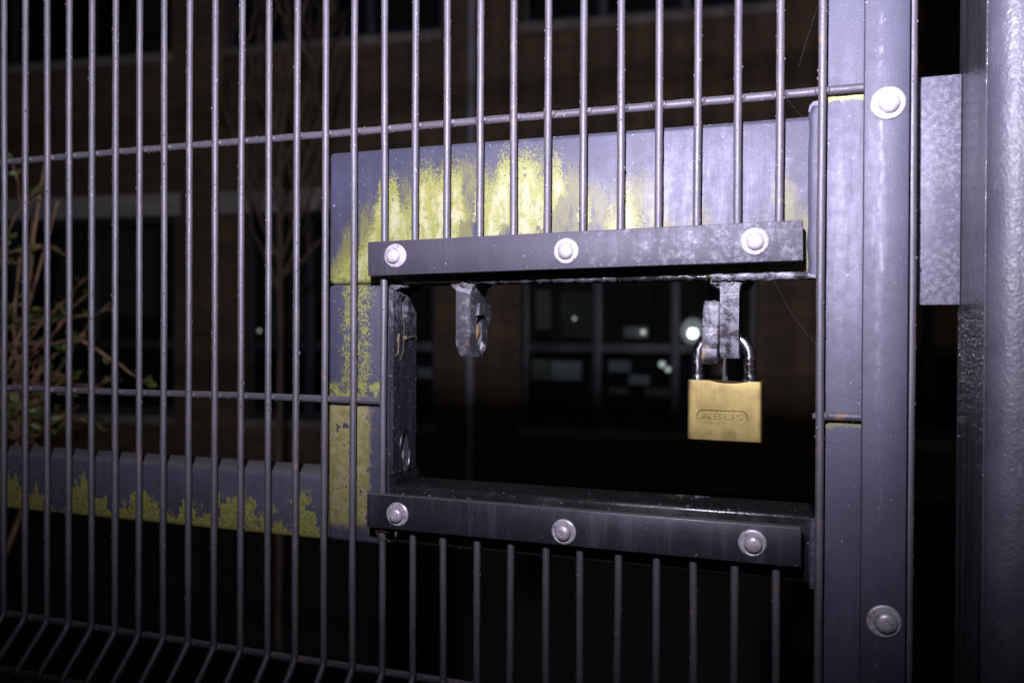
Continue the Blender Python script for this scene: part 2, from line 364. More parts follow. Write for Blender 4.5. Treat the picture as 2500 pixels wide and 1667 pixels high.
# ------------------------------------------------------------------ mesh helper
class MB:
    def __init__(s): s.bm = bmesh.new()
    def box(s, x0, x1, y0, y1, z0, z1, bev=0.0, seg=2, mat=None):
        b = bmesh.new()
        r = bmesh.ops.create_cube(b, size=1.0)
        for v in b.verts: v.co = Vector(((x0 + x1) / 2 + v.co.x * (x1 - x0), (y0 + y1) / 2 + v.co.y * (y1 - y0), (z0 + z1) / 2 + v.co.z * (z1 - z0)))
        if bev: bmesh.ops.bevel(b, geom=b.edges[:], offset=bev, segments=seg, profile=.5, affect='EDGES')
        s._add(b, mat); return s
    def _add(s, b, mat=None):
        if mat is not None: bmesh.ops.transform(b, matrix=mat, verts=b.verts[:])
        me = bpy.data.meshes.new("tmp"); b.to_mesh(me); b.free(); s.bm.from_mesh(me); bpy.data.meshes.remove(me)
    def tube(s, pts, rad, n=10, cap=True, jit=0.0):
        pts = [Vector(p) for p in pts]; rings = []; up = None
        for i, p in enumerate(pts):
            d = (pts[min(i + 1, len(pts) - 1)] - pts[max(i - 1, 0)]).normalized()
            if up is None: up = d.orthogonal().normalized()
            up = (up - d * up.dot(d)).normalized(); sd = d.cross(up)
            r = rad[i] if isinstance(rad, (list, tuple)) else rad
            ring = []
            for k in range(n):
                a = 2 * math.pi * k / n
                q = p + (up * math.cos(a) + sd * math.sin(a)) * r
                if jit: q += (q - p).normalized() * jit * mnoise.noise(q * 260.0)
                ring.append(s.bm.verts.new(q))
            rings.append(ring)
        for a, b in zip(rings, rings[1:]):
            for k in range(n): s.bm.faces.new((a[k], a[(k + 1) % n], b[(k + 1) % n], b[k]))
        if cap:
            s.bm.faces.new(rings[0][::-1]); s.bm.faces.new(rings[-1])
        return s
    def lathe(s, prof, n=28, mat=None):
        b = bmesh.new(); rings = []
        for r, h in prof:
            if r < 1e-7: rings.append([b.verts.new((0, 0, h))])
            else: rings.append([b.verts.new((r * math.cos(2 * math.pi * k / n), r * math.sin(2 * math.pi * k / n), h)) for k in range(n)])
        for a, c in zip(rings, rings[1:]):
            for k in range(n):
                k2 = (k + 1) % n
                if len(a) == 1 and len(c) == 1: continue
                if len(a) == 1: b.faces.new((a[0], c[k2], c[k]))
                elif len(c) == 1: b.faces.new((a[k], a[k2], c[0]))
                else: b.faces.new((a[k], a[k2], c[k2], c[k]))
        s._add(b, mat); return s
    def blob(s, c, r, sub=2, amp=.25, freq=300, sc3=(1, 1, 1)):
        b = bmesh.new(); bmesh.ops.create_icosphere(b, subdivisions=sub, radius=1.0)
        c = Vector(c)
        for v in b.verts:
            d = v.co.normalized(); k = 1 + amp * mnoise.noise(d * 1.7 + c * freq)
            v.co = c + Vector((d.x * sc3[0], d.y * sc3[1], d.z * sc3[2])) * r * k
        s._add(b); return s
    def prism(s, poly, axis, a, b_, bev=0.0, mat=None):
        """poly: 2-D outline; axis 'x' -> outline in (y,z), 'y' -> (x,z), 'z' -> (x,y)"""
        b = bmesh.new()
        def P(p, t): return {'x': (t, p[0], p[1]), 'y': (p[0], t, p[1]), 'z': (p[0], p[1], t)}[axis]
        v0 = [b.verts.new(P(p, a)) for p in poly]; v1 = [b.verts.new(P(p, b_)) for p in poly]
        b.faces.new(v0); b.faces.new(v1[::-1]); n = len(poly)
        for i in range(n): b.faces.new((v0[i], v1[i], v1[(i + 1) % n], v0[(i + 1) % n]))
        bmesh.ops.recalc_face_normals(b, faces=b.faces[:])
        if bev: bmesh.ops.bevel(b, geom=b.edges[:], offset=bev, segments=2, profile=.5, affect='EDGES')
        s._add(b, mat); return s
    def holed(s, outer, hole, axis, a, b_):
        """plate with a hole through it: outlines in the two other axes, faces at a and b_"""
        b = bmesh.new()
        def P(p, t): return {'x': (t, p[0], p[1]), 'y': (p[0], t, p[1])}[axis]
        sets = []
        for t in (a, b_):
            ov = [b.verts.new(P(p, t)) for p in outer]; hv = [b.verts.new(P(p, t)) for p in hole]
            es = [b.edges.new((ov[i], ov[(i + 1) % len(ov)])) for i in range(len(ov))] + [b.edges.new((hv[i], hv[(i + 1) % len(hv)])) for i in range(len(hv))]
            bmesh.ops.triangle_fill(b, use_beauty=True, use_dissolve=False, edges=es)
            sets.append((ov, hv))
        for idx in (0, 1):
            p, q = sets[0][idx], sets[1][idx]; n = len(p)
            for i in range(n): b.faces.new((p[i], p[(i + 1) % n], q[(i + 1) % n], q[i]))
        bmesh.ops.recalc_face_normals(b, faces=b.faces[:])
        s._add(b); return s
    def build(s, name, mat, parent=None, smooth=True, angle=40):
        me = bpy.data.meshes.new(name); s.bm.to_mesh(me); s.bm.free()
        me.materials.append(mat)
        if smooth:
            me.polygons.foreach_set('use_smooth', [True] * len(me.polygons))
            try: me.set_sharp_from_angle(angle=R(angle))
            except Exception: pass
        o = bpy.data.objects.new(name, me); col.objects.link(o)
        if parent is not None:
            o.parent = parent
            # geometry is written in world metres; keep the part's own origin at the world origin
            off = Vector((0, 0, 0)); q = parent
            while q is not None: off += q.location; q = q.parent
            o.location = -off
        return o
def tag(o, label=None, cat=None, group=None, kind=None):
    for k, v in (('label', label), ('category', cat), ('group', group), ('kind', kind)):
        if v: o[k] = v
    return o
def thing(name, loc, label, cat, group=None):
    o = bpy.data.objects.new(name, None); o.empty_display_size = .05; col.objects.link(o); o.location = loc
    return tag(o, label, cat, group)
def ellipse(cy, cz, ry, rz, n=20, rot=0.0):
    return [(cy + ry * math.cos(a) * math.cos(rot) - rz * math.sin(a) * math.sin(rot), cz + ry * math.cos(a) * math.sin(rot) + rz * math.sin(a) * math.cos(rot)) for a in [2 * math.pi * i / n for i in range(n)]]

# ------------------------------------------------------------------ ground
g = MB()
g.box(-120, 120, -60, 160, GROUND - .3, GROUND)
tag(g.build('ground', M['soil'], None, False), kind='structure')
p = MB(); p.box(-120, 120, -60, 2.0, GROUND, GROUND + .004)
tag(p.build('path', M['tarmac'], None, False), kind='structure')

# ------------------------------------------------------------------ brick building (local frame: u along the facade, depth, z)
BA = R(6.2); BQ = Vector((-2.183, 7.4558, 0.0))
bld = thing('brick_building', (0, 0, 0), 'dark brick building behind the gate with pale stone lintels and dark windows', 'building')
BM = Matrix.Translation(BQ) @ Matrix.Rotation(BA, 4, 'Z')
bld.matrix_world = BM
def bpart(mb, name, mat, parent=None, smooth=True):
    o = mb.build(name, mat, None, smooth); o.parent = parent or bld; return o
# openings (u0,u1,z0,z1)
LOW = [(-11.6, -9.0), (-7.15, -3.851), (-2.993, -.809), (.084, 2.368), (3.1, 5.4), (6.2, 8.5)]
UPP = [(-11.6, -9.0), (-7.15, -3.886), (-3.239, -.745), (.07, 2.505), (3.1, 5.4), (6.2, 8.5)]
LZ = (-.86, 1.36); UZ = (3.15, 5.1)
us = sorted({-14, 12} | {v for q in LOW + UPP for v in q}); zs = [GROUND - .05, LZ[0], LZ[1], UZ[0], UZ[1], 7.4]
def hole(u, z):
    return (LZ[0] < z < LZ[1] and any(a < u < b for a, b in LOW)) or (UZ[0] < z < UZ[1] and any(a < u < b for a, b in UPP))
wl = MB(); REV = .12
def quad(mb, *pts): mb.bm.faces.new([mb.bm.verts.new(q) for q in pts])
for i in range(len(us) - 1):
    for j in range(len(zs) - 1):
        a, b, c, d = us[i], us[i + 1], zs[j], zs[j + 1]
        if not hole((a + b) / 2, (c + d) / 2): quad(wl, (a, 0, c), (b, 0, c), (b, 0, d), (a, 0, d))
for ops, (z0, z1) in ((LOW, LZ), (UPP, UZ)):
    for a, b in ops:
        quad(wl, (a, 0, z0), (a, REV, z0), (a, REV, z1), (a, 0, z1)); quad(wl, (b, 0, z0), (b, 0, z1), (b, REV, z1), (b, REV, z0))
        quad(wl, (a, 0, z1), (a, REV, z1), (b, REV, z1), (b, 0, z1)); quad(wl, (a, 0, z0), (b, 0, z0), (b, REV, z0), (a, REV, z0))
wl.box(-14, 12, 4.0, 4.3, GROUND - .05, 7.4)   # far wall
wl.box(-14, 12, .3, 4.0, 7.2, 7.4); wl.box(-14, -13.7, .01, 4.0, GROUND, 7.2); wl.box(11.7, 12, .01, 4.0, GROUND, 7.2)
bpart(wl, 'wall', M['brick'], smooth=False)
rm = MB(); rm.box(-13.7, 11.7, 2.6, 2.8, GROUND, 7.1); rm.box(-13.7, 11.7, .32, 2.6, 2.3, 2.5); rm.box(-13.7, 11.7, .32, 2.6, -1.2, -1.0)
for q in (-8.2, -3.4, -.4, 2.8, 5.8): rm.box(q - .05, q + .05, .4, 2.55, -1.0, 2.3)
bpart(rm, 'room', M['room'], smooth=False)
rf = MB(); rf.prism([(-.4, 7.4), (4.7, 7.4), (2.2, 9.2)], 'x', -14.3, 12.3); bpart(rf, 'roof', M['tarmac'], smooth=False)
for ops, (z0, z1) in ((LOW, LZ), (UPP, UZ)):
    for a, b in ops:
        if z0 < 0:
            l = MB(); l.box(a - .30, b + .075, -.012, .002, z1 + .002, z1 + .245, .003); bpart(l, 'lintel', M['stone'])
        s_ = MB(); s_.box(a - .02, b + .02, -.06, .10, z0 - .095, z0 - .002, .008); bpart(s_, 'sill', M['sillstone'])
        wv = bpy.data.objects.new('window', None)  # replaced below by a frame mesh that carries the pane
        bpy.data.objects.remove(wv)
        f = MB(); y0, y1 = .085, .135; t_ = .065
        f.box(a + .001, a + t_, y0, y1, z0 + .001, z1 - .001, .006); f.box(b - t_, b - .001, y0, y1, z0 + .001, z1 - .001, .006)
        f.box(a + t_, b - t_, y0, y1, z1 - t_, z1 - .001, .006); f.box(a + t_, b - t_, y0, y1, z0 + .001, z0 + t_ + .02, .006)
        nb = 3; zt = (-.07 if z0 < 0 else 4.2)
        for k in range(1, nb):
            um = a + (b - a) * k / nb
            f.box(um - .045, um + .045, y0 - .003, y1 - .003, z0 + t_, z1 - t_, .006)
        f.box(a + t_, b - t_, y0 + .002, y1 - .006, zt - .05, zt + .05, .006)
        fr = bpart(f, 'window', M['winframe'])
        pn = MB(); pn.box(a + .02, b - .02, .108, .114, z0 + .02, z1 - .02)
        bpart(pn, 'pane', M['glass'], fr, smooth=False)
dp = MB(); dp.tube([(-.418, -.065, GROUND), (-.418, -.065, 2.0), (-.418, -.065, 7.0)], .040, 16)
for zz in (-.6, 1.2, 2.9, 4.6): dp.tube([(-.418, -.065, zz - .03), (-.418, -.065, zz + .03)], .047, 16)
bpart(dp, 'drain_pipe', M['pipe'])

def bthing(name, u, dep, z, label, cat, group=None):
    o = thing(name, (0, 0, 0), label, cat, group); o.matrix_world = BM @ Matrix.Translation((u, dep, z)); return o
def bmesh_thing(name, u0, u1, z0, z1, mat, label, cat, group=None, dep=.125, th=.002):
    mb = MB(); n = 6
    b = bmesh.new(); bmesh.ops.create_grid(b, x_segments=n, y_segments=n, size=.5)
    for v in b.verts:
        x, y = v.co.x, v.co.y
        v.co = Vector((x * (u1 - u0), .012 * mnoise.noise(Vector((x * 2 + u0 * 9, y * 2, 1))), y * (z1 - z0)))
    bmesh.ops.solidify(b, geom=b.faces[:], thickness=th)
    mb._add(b)
    o = mb.build(name, mat, None, True); o.matrix_world = BM @ Matrix.Translation(((u0 + u1) / 2, dep + .02, (z0 + z1) / 2))
    return tag(o, label, cat, group)
GP = 'paper sheets in the far window'
bmesh_thing('paper_sheet', .217, .365, .119, .509, M['papergreen'], 'tall narrow pale strip of paper high in the far window', 'paper', GP)
bmesh_thing('paper_sheet', .176, .365, -.395, -.19, M['papergreen'], 'yellowish paper sheet in the far window, beside a wider whitish one', 'paper', GP)
bmesh_thing('paper_sheet', .375, .682, -.395, -.205, M['paper'], 'wide whitish paper sheet in the far window, beside a yellowish one', 'paper', GP)
bmesh_thing('paper_sheet', .96, 1.172, -.305, -.195, M['paper'], 'whitish paper sheet in the far window, up and left of a lower twin', 'paper', GP)
bmesh_thing('paper_sheet', 1.151, 1.361, -.43, -.335, M['paper'], 'greyish paper sheet in the far window, stepped down beside the padlock', 'paper', GP)
bmesh_thing('paper_sheet', .961, 1.152, -.53, -.46, M['papergreen'], 'dim green paper sheet lowest in the middle of the far window', 'paper', GP)
bmesh_thing('paper_sheet', 1.32, 1.56, -.55, -.46, M['papergreen'], 'dim green paper sheet lowest in the far window, left of the padlock', 'paper', GP)
bmesh_thing('paper_sheet', 1.106, 1.338, .035, .142, M['paper'], 'whitish paper sheet above the crossbar of the far window', 'paper', GP)
bmesh_thing('paper_sheet', -1.066, -.84, -.40, -.29, M['paper'], 'pale paper sheet low in the dark window left of the drainpipe', 'paper', GP)
bmesh_thing('curtain', -2.93, -2.45, .0, 1.29, M['curtain'], 'dark curtain in the window behind the young tree', 'curtain', dep=.3)
bmesh_thing('curtain', -5.2, -4.3, .25, 1.25, M['curtain'], 'dark wide blind in the window behind the shrub', 'blind', dep=.3)
bmesh_thing('notice_board', .45, .80, .05, .50, M['curtain'], 'dark greenish notice board inside the far window', 'board', dep=.25, th=.02)  # panel added to stand for greenish tree reflections in the glass
def window_glint(u, z, r, mat, label, group=None, dep=.2, stretch=1.0):  # glowing balls added in place of reflections in the panes
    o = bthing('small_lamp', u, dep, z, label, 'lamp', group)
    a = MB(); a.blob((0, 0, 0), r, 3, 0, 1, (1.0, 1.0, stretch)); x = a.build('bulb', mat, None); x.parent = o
    a = MB(); a.lathe([(r * .45, r * .8 * stretch), (r * .5, r * 1.5 * stretch), (r * .18, r * 1.6 * stretch), (r * .12, r * 5), (0, r * 5)], 16); x = a.build('holder', M['winframe'], None); x.parent = o  # made-up stem above the glowing ball
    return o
def halo_shell():  # haze around the brightest reflection, added as a faintly glowing shell
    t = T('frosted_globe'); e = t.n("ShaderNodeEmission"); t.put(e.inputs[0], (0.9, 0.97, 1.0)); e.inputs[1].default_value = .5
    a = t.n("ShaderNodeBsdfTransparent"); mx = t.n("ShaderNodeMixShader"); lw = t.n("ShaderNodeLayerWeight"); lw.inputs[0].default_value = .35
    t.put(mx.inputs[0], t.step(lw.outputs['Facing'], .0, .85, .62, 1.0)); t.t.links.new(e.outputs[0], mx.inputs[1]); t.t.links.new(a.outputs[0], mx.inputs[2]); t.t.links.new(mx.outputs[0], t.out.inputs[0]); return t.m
M['globe'] = halo_shell()
GL = 'small lights behind the dark windows'
bigl = window_glint(1.77, .081, .046, M['lamp_big'], 'brightest white light in the far window, just left of the padlock lug', GL)
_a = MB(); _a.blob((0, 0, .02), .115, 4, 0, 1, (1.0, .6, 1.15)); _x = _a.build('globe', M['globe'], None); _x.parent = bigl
window_glint(1.93, .105, .030, M['lamp_mid'], 'smaller white light touching the padlock lug, right of the brightest one', GL)
window_glint(1.476, -.225, .030, M['lamp_small'], 'upper of two touching pale lights below the window crossbar', GL)
window_glint(1.535, -.275, .026, M['lamp_small'], 'lower of two touching pale lights below the window crossbar', GL)
window_glint(1.296, .092, .020, M['lamp_small'], 'single small light in front of the paper above the crossbar', GL, .12)
window_glint(.60, .225, .016, M['lamp_small'], 'faint round light beside the tall paper strip', GL)
window_glint(-3.0 + .08, .09, .013, M['lamp_small'], 'small upright white light in the window left of the young tree', GL, .2, 1.6)

# ------------------------------------------------------------------ young tree
tree = thing('young_tree', (-1.462, 2.506, GROUND), 'thin bare sapling with upswept twigs standing behind the left bars', 'tree')
def wob(a, b, n, amp, seed):
    a, b = Vector(a), Vector(b); out = []
    for i in range(n + 1):
        t = i / n; q = a.lerp(b, t)
        k = amp * math.sin(math.pi * min(1, t * 1.05))
        out.append(q + Vector((mnoise.noise(Vector((t * 3, seed, 1))), mnoise.noise(Vector((t * 3, seed, 7))), .3 * mnoise.noise(Vector((t * 3, seed, 13))))) * k)
    return out
tm = MB()
tp = wob((-1.462, 2.506, GROUND), (-1.468, 2.51, .36), 26, .03, 3)
tm.tube(tp, [.016 - .004 * i / 26 for i in range(27)], 10, jit=.002)
tp2 = wob(tp[-1], (-1.44, 2.53, 2.1), 24, .06, 5)
tm.tube(tp2, [.0115 - .0095 * i / 24 for i in range(25)], 8, jit=.001)
tm.build('trunk', M['bark'], tree)
rb = random.Random(11); tw = MB()
def limb(a, b, r0, depth, seed):
    pts = []
    a, b = Vector(a), Vector(b); n = 14
    for i in range(n + 1):
        t = i / n
        q = a.lerp(b, t) + Vector((0, 0, -.10 * math.sin(math.pi * t) * (b - a).length))   # upswept
        q += Vector((mnoise.noise(Vector((t * 4, seed, 2))), mnoise.noise(Vector((t * 4, seed, 5))), 0)) * .03
        pts.append(q)
    tw.tube(pts, [r0 * (1 - .85 * i / n) + .0006 for i in range(n + 1)], 6)
    if depth:
        for k in range(3):
            i = rb.randint(4, n - 2); L = (b - a).length * rb.uniform(.35, .6)
            d = Vector((rb.uniform(-.5, .5), rb.uniform(-.4, .4), 1)).normalized()
            limb(pts[i], pts[i] + d * L, r0 * .5, depth - 1, seed + k * 3.1 + 1)
for i, (zz, dx, dy, L) in enumerate([(.24, -.16, .05, .55), (.28, .13, .1, .75), (.33, .22, -.05, .95), (.36, -.20, -.1, .95), (.5, .17, .1, .9), (.62, -.15, .12, .9), (.75, .20, .0, .85), (.9, -.2, .0, .8), (1.1, .18, -.1, .8), (.30, .30, .05, .5), (1.3, -.15, .1, .7)]):
    base = min(tp + tp2, key=lambda q: abs(q.z - zz))
    limb(base, base + Vector((dx * 1.5, dy, L)), .0075, 2 if i > 1 else 1, i * 2.7)
tw.build('branches', M['bark'], tree)

# ------------------------------------------------------------------ shrub
shr = thing('shrub', (-1.12, .72, GROUND), 'twiggy brown shrub with small fresh green leaves behind the leftmost bars', 'shrub')
st = MB(); lf = MB(); rs = random.Random(5)
def leaf(mb, p, d, L):
    d = d.normalized(); sd = d.cross(Vector((rs.uniform(-1, 1), rs.uniform(-1, 1), rs.uniform(-1, 1)))).normalized(); nn = d.cross(sd)
    wv = L * .26
    pts = [p, p + d * L * .35 + sd * wv + nn * L * .05, p + d * L * .75 + sd * wv * .7 + nn * L * .02, p + d * L - nn * L * .08, p + d * L * .75 - sd * wv * .7 + nn * L * .02, p + d * L * .35 - sd * wv + nn * L * .05]
    mid = [p + d * L * .35 - nn * L * .03, p + d * L * .75 - nn * L * .05]
    V = [mb.bm.verts.new(q) for q in pts]; Mv = [mb.bm.verts.new(q) for q in mid]
    for f in ((V[0], V[1], Mv[0]), (V[1], V[2], Mv[1], Mv[0]), (V[2], V[3], Mv[1]), (V[3], V[4], Mv[1]), (V[4], V[5], Mv[0], Mv[1]), (V[5], V[0], Mv[0])): mb.bm.faces.new(f)
def cluster(p, d, n, L):
    for _ in range(n):
        leaf(lf, p, d + Vector((rs.uniform(-.9, .9), rs.uniform(-.9, .9), rs.uniform(-.5, .9))), L * rs.uniform(.6, 1.1))
def twig(a, b, r0, seed, leaves=True, sub=2):
    a, b = Vector(a), Vector(b); n = 10; pts = []; ln = (b - a).length
    for i in range(n + 1):
        t = i / n
        pts.append(a.lerp(b, t) + Vector((mnoise.noise(Vector((t * 3, seed, 2))), mnoise.noise(Vector((t * 3, seed, 5))), mnoise.noise(Vector((t * 3, seed, 9))))) * .10 * ln * math.sin(math.pi * t) )
    st.tube(pts, [r0 * (1 - .75 * i / n) + .0004 for i in range(n + 1)], 6)
    if leaves:
        for i in range(3, n + 1):
            if rs.random() < .13: cluster(pts[i], (b - a), rs.randint(2, 4), .017)
    for k in range(sub):
        i = rs.randint(3, n - 2); d = ((b - a).normalized() + Vector((rs.uniform(-.8, .8), rs.uniform(-.6, .6), rs.uniform(-.5, .9)))).normalized()
        twig(pts[i], pts[i] + d * ln * rs.uniform(.3, .55), r0 * .55, seed + 2.3 * k + 1, leaves, sub - 1)
for k in range(9):
    a = Vector((-1.12 + rs.uniform(-.05, .05), .72 + rs.uniform(-.06, .06), GROUND))
    b = Vector((-.80 + rs.uniform(-.10, .10), .62 + rs.uniform(-.08, .12), rs.uniform(.0, .42)))
    twig(a, b, .0065, k * 5.1, False, 0)
for k in range(28):
    z0 = rs.uniform(-.14, .22)
    a = Vector((-.87 + rs.uniform(-.05, .08), .62 + rs.uniform(-.06, .10), z0))
    b = a + Vector((rs.uniform(.05, .21), rs.uniform(-.06, .05), rs.uniform(-.02, .17)))
    twig(a, b, .0017, 40 + k * 3.3)
for k in range(18):
    a = Vector((-.80 + rs.uniform(-.06, .10), .62 + rs.uniform(-.06, .10), rs.uniform(-.15, -.02)))
    b = a + Vector((rs.uniform(.03, .17), rs.uniform(-.05, .05), rs.uniform(-.04, .12)))
    twig(a, b, .0017, 200 + k * 3.3)
twig((-.70, .60, .03), (-.545, .605, .035), .0030, 301, False, 0); twig((-.545, .605, .035), (-.44, .640, -.037), .0026, 305, False, 0)
cluster(Vector((-.44, .640, -.037)), Vector((1, 0, .1)), 6, .022); cluster(Vector((-.50, .615, -.005)), Vector((.3, 0, 1)), 4, .018)
st.build('stems', M['twig'], shr); lf.build('leaves', M['leaf'], shr)

# ------------------------------------------------------------------ the gate
gate = thing('metal_gate', (.10, .03, GROUND), 'dark grey welded bar gate with a bolted cut-out around the padlock', 'gate')
S = .025; WR = .00255
def rail_box(mb, x0, x1, y0, y1, z0, z1, bev=.004): return mb.box(x0, x1, y0, y1, z0, z1, bev, 3)
FY = .0088   # front face of the frame behind the wires
# upright on the lock side, bottom rail pieces, surround
m = MB(); rail_box(m, .6735, .7240, FY, .0588, -1.36, .95); m.build('upright_frame', M['post'], gate)
m = MB(); rail_box(m, -.52, -.47, FY, .0588, -1.36, .95); m.build('upright_frame', M['frame'], gate)
m = MB(); rail_box(m, -.468, .6715, FY, .0588, .90, .95); m.build('top_rail', M['frame'], gate)
m = MB(); rail_box(m, -.468, .6715, FY, .0588, -1.36, -1.31); m.build('bottom_rail', M['frame'], gate)
m = MB(); rail_box(m, -.468, .3215, FY + .0005, .0585, -.1085, -.0585); m.build('middle_rail', M['rail'], gate)
m = MB(); rail_box(m, .3225, .3737, FY, .0505, -.1077, .0864, .0035); m.build('surround_side', M['side'], gate)
m = MB(); rail_box(m, .3225, .6722, FY + .0004, .0505, .0868, .1868, .0035); m.build('surround_top', M['top'], gate)
m = MB(); rail_box(m, .3741, .6722, FY + .0003, .0505, -.1060, -.0620, .0035); m.build('surround_base', M['wet'], gate)
# weld beads: where the surround meets the upright, and in the opening's corners
m = MB(); zz_ = [.0875 + .105 * i / 60 for i in range(61)]; prev = None
for z in zz_:
    e = .0011 * mnoise.noise(Vector((z * 70, 1.3, 2))) + (.003 * max(0, (z - .186) / .007))
    ring = [m.bm.verts.new(q) for q in ((.6662 + e, FY + .0012, z), (.6672 + e, FY - .0002, z), (.6700 + e * .4, FY - .0012, z), (.6733, FY - .0016, z), (.6733, FY + .012, z), (.6662 + e, FY + .012, z))]
    if prev:
        for k in range(6): m.bm.faces.new((prev[k], prev[(k + 1) % 6], ring[(k + 1) % 6], ring[k]))
    else: m.bm.faces.new(ring[::-1])
    prev = ring
m.bm.faces.new(prev); bmesh.ops.recalc_face_normals(m.bm, faces=m.bm.faces[:])
m.build('weld_bead', M['frame'], gate)
m = MB(); m.tube([(.6722, FY + .001 + i * .004, .1905 + .0012 * mnoise.noise(Vector((i * .8, 3, 1)))) for i in range(11)], .0052, 10, jit=.0012); m.build('weld_bead', M['frame'], gate)
m = MB(); m.tube([(.6715, FY + .001, -.108 + .0015 * i) for i in range(30)], .0028, 10, jit=.0006); m.build('weld_bead', M['frame'], gate)
for xx, zz, rr_ in ((.3755, -.0600, .0042), (.3765, .0862, .0042)):
    m = MB(); m.tube([(xx + .0008 * mnoise.noise(Vector((i * .5, 2, 3))), FY + .003 + i * .0018, zz) for i in range(23)], [rr_ + .0004 * mnoise.noise(Vector((i * .6, 7, 3))) for i in range(23)], 12, jit=.0006)
    m.build('weld_bead', M['old'] if zz > 0 else M['wet'], gate)
m = MB()
for i in range(9): m.blob((.3765 + i * .0013, FY + .005, .0866), .0042 - i * .00025, 2, .45, 380)
m.build('weld_bead', M['weld'], gate)
# right edge of the opening: ragged welded strip underside of the top section
for xa, xb, mt in ((.440, .545, 'dark'), (.547, .606, 'wet'), (.608, .672, 'old')):
    m = MB(); n = int((xb - xa) / .0028)
    pts = [Vector((xa + (xb - xa) * i / n, FY + .0022 + .0008 * mnoise.noise(Vector((i * .9, xa * 50, 1))), .0876 + .0008 * mnoise.noise(Vector((i * .7, 4, xa * 30))))) for i in range(n + 1)]
    m.tube(pts, [.0022 + .0009 * mnoise.noise(Vector((i * 1.1, 8, xa * 20))) + (.0008 if mt == 'old' else 0) for i in range(n + 1)], 10, jit=.0014)
    m.build('weld_bead', M[mt], gate)
# inner side plate with two slots
m = MB()
prof = [(.0105, -.055), (.0485, -.055), (.0485, .0655), (.030, .0835), (.0105, .0835)]
b_ = bmesh.new()
def plate_two_holes(x0, x1, outer, holes):
    b = bmesh.new(); sets = []
    for t in (x0, x1):
        loops = [[b.verts.new((t, *q)) for q in L] for L in [outer] + holes]; es = []
        for L in loops: es += [b.edges.new((L[i], L[(i + 1) % len(L)])) for i in range(len(L))]
        bmesh.ops.triangle_fill(b, use_beauty=True, use_dissolve=False, edges=es); sets.append(loops)
    for L0, L1 in zip(*sets):
        for i in range(len(L0)): b.faces.new((L0[i], L0[(i + 1) % len(L0)], L1[(i + 1) % len(L0)], L1[i]))
    bmesh.ops.recalc_face_normals(b, faces=b.faces[:]); return b
b_.free()
m._add(plate_two_holes(.3739, .3775, prof, [ellipse(.028, .0700, .0062, .0085), ellipse(.029, -.0400, .0068, .0150)]))
m.build('keeper_plate', M['inner'], gate)
m = MB(); m.box(.3738, .3742, .020, .0365, .060, .080); m.build('slot_backing', M['weld'], gate)
m = MB(); m.box(.3738, .3742, .020, .0375, -.056, -.024)
m.blob((.3752, .030, -.043), .0030, 2, .5, 300, (.5, 1, 2.2))
m.build('slot_backing', M['weld'], gate)
m = MB()
for cy, cz, ry, rz in ((.029, -.0400, .0082, .0165),):
    m.tube([(.3778, y, z) for y, z in ellipse(cy, cz, ry, rz, 24)] + [(.3778, cy + ry, cz)], .0011, 6, jit=.0006)
m.build('slot_rim', M['wet'], gate)
# middle lock staple with a rusty hole
ang = Matrix.Identity(4)
m = MB()
def shift(pts): return pts
SX0, SX1 = .4268, .4378
stp = [(.0125, .0880), (.0125, .0425), (.0150, .0385), (.0215, .0330), (.0400, .0330), (.0470, .0400), (.0485, .0700), (.0400, .0790), (.0400, .0880)]
m.holed(stp, ellipse(.0300, .0518, .0065, .0103, 22), 'x', SX0, SX1)
m.build('lock_staple', M['staple'], gate)
m = MB(); m.blob((SX1 - .0034, .0300, .0518), .0062, 3, .22, 300, (.48, 1.0, 1.62)); m.build('rust_plug', M['rust'], gate)
m = MB(); m.prism([(.0245, .0725), (.0485, .0712), (.0462, .0560), (.0425, .0590), (.0360, .0630), (.0300, .0638), (.0215, .0630)], 'x', SX1 + .0002, SX1 + .0030, .0004); m.build('staple_cover', M['staple'], gate)
m = MB(); m.blob((SX1 + .0006, .0350, .0395), .0030, 3, .35, 350, (.8, 1, 1.5)); m.build('rivet', M['weld'], gate)
m = MB(); m.prism([(SX0 - .0060, .0872), (SX0 - .0022, .0852), (SX0, .0805), (SX1, .0780), (SX1 + .0022, .0840), (SX1 + .0070, .0872)], 'y', .0122, .0440, .0006)
for v in m.bm.verts: v.co += Vector((0, mnoise.noise(v.co * 400), 0)) * .0006
m.build('gusset', M['weld'], gate)
m = MB()
for i in range(42): m.blob((SX0 - .0035 + random.random() * .018, .0125 + random.random() * .030, .0868 + random.uniform(-.002, .001)), random.uniform(.0022, .0042), 2, .4, 350)
for i in range(12): m.blob((SX0 + random.random() * .011, .0135 + random.random() * .02, .0825 + random.uniform(-.002, .001)), random.uniform(.0016, .0026), 2, .4, 350)
m.build('weld_bead', M['weld'], gate)
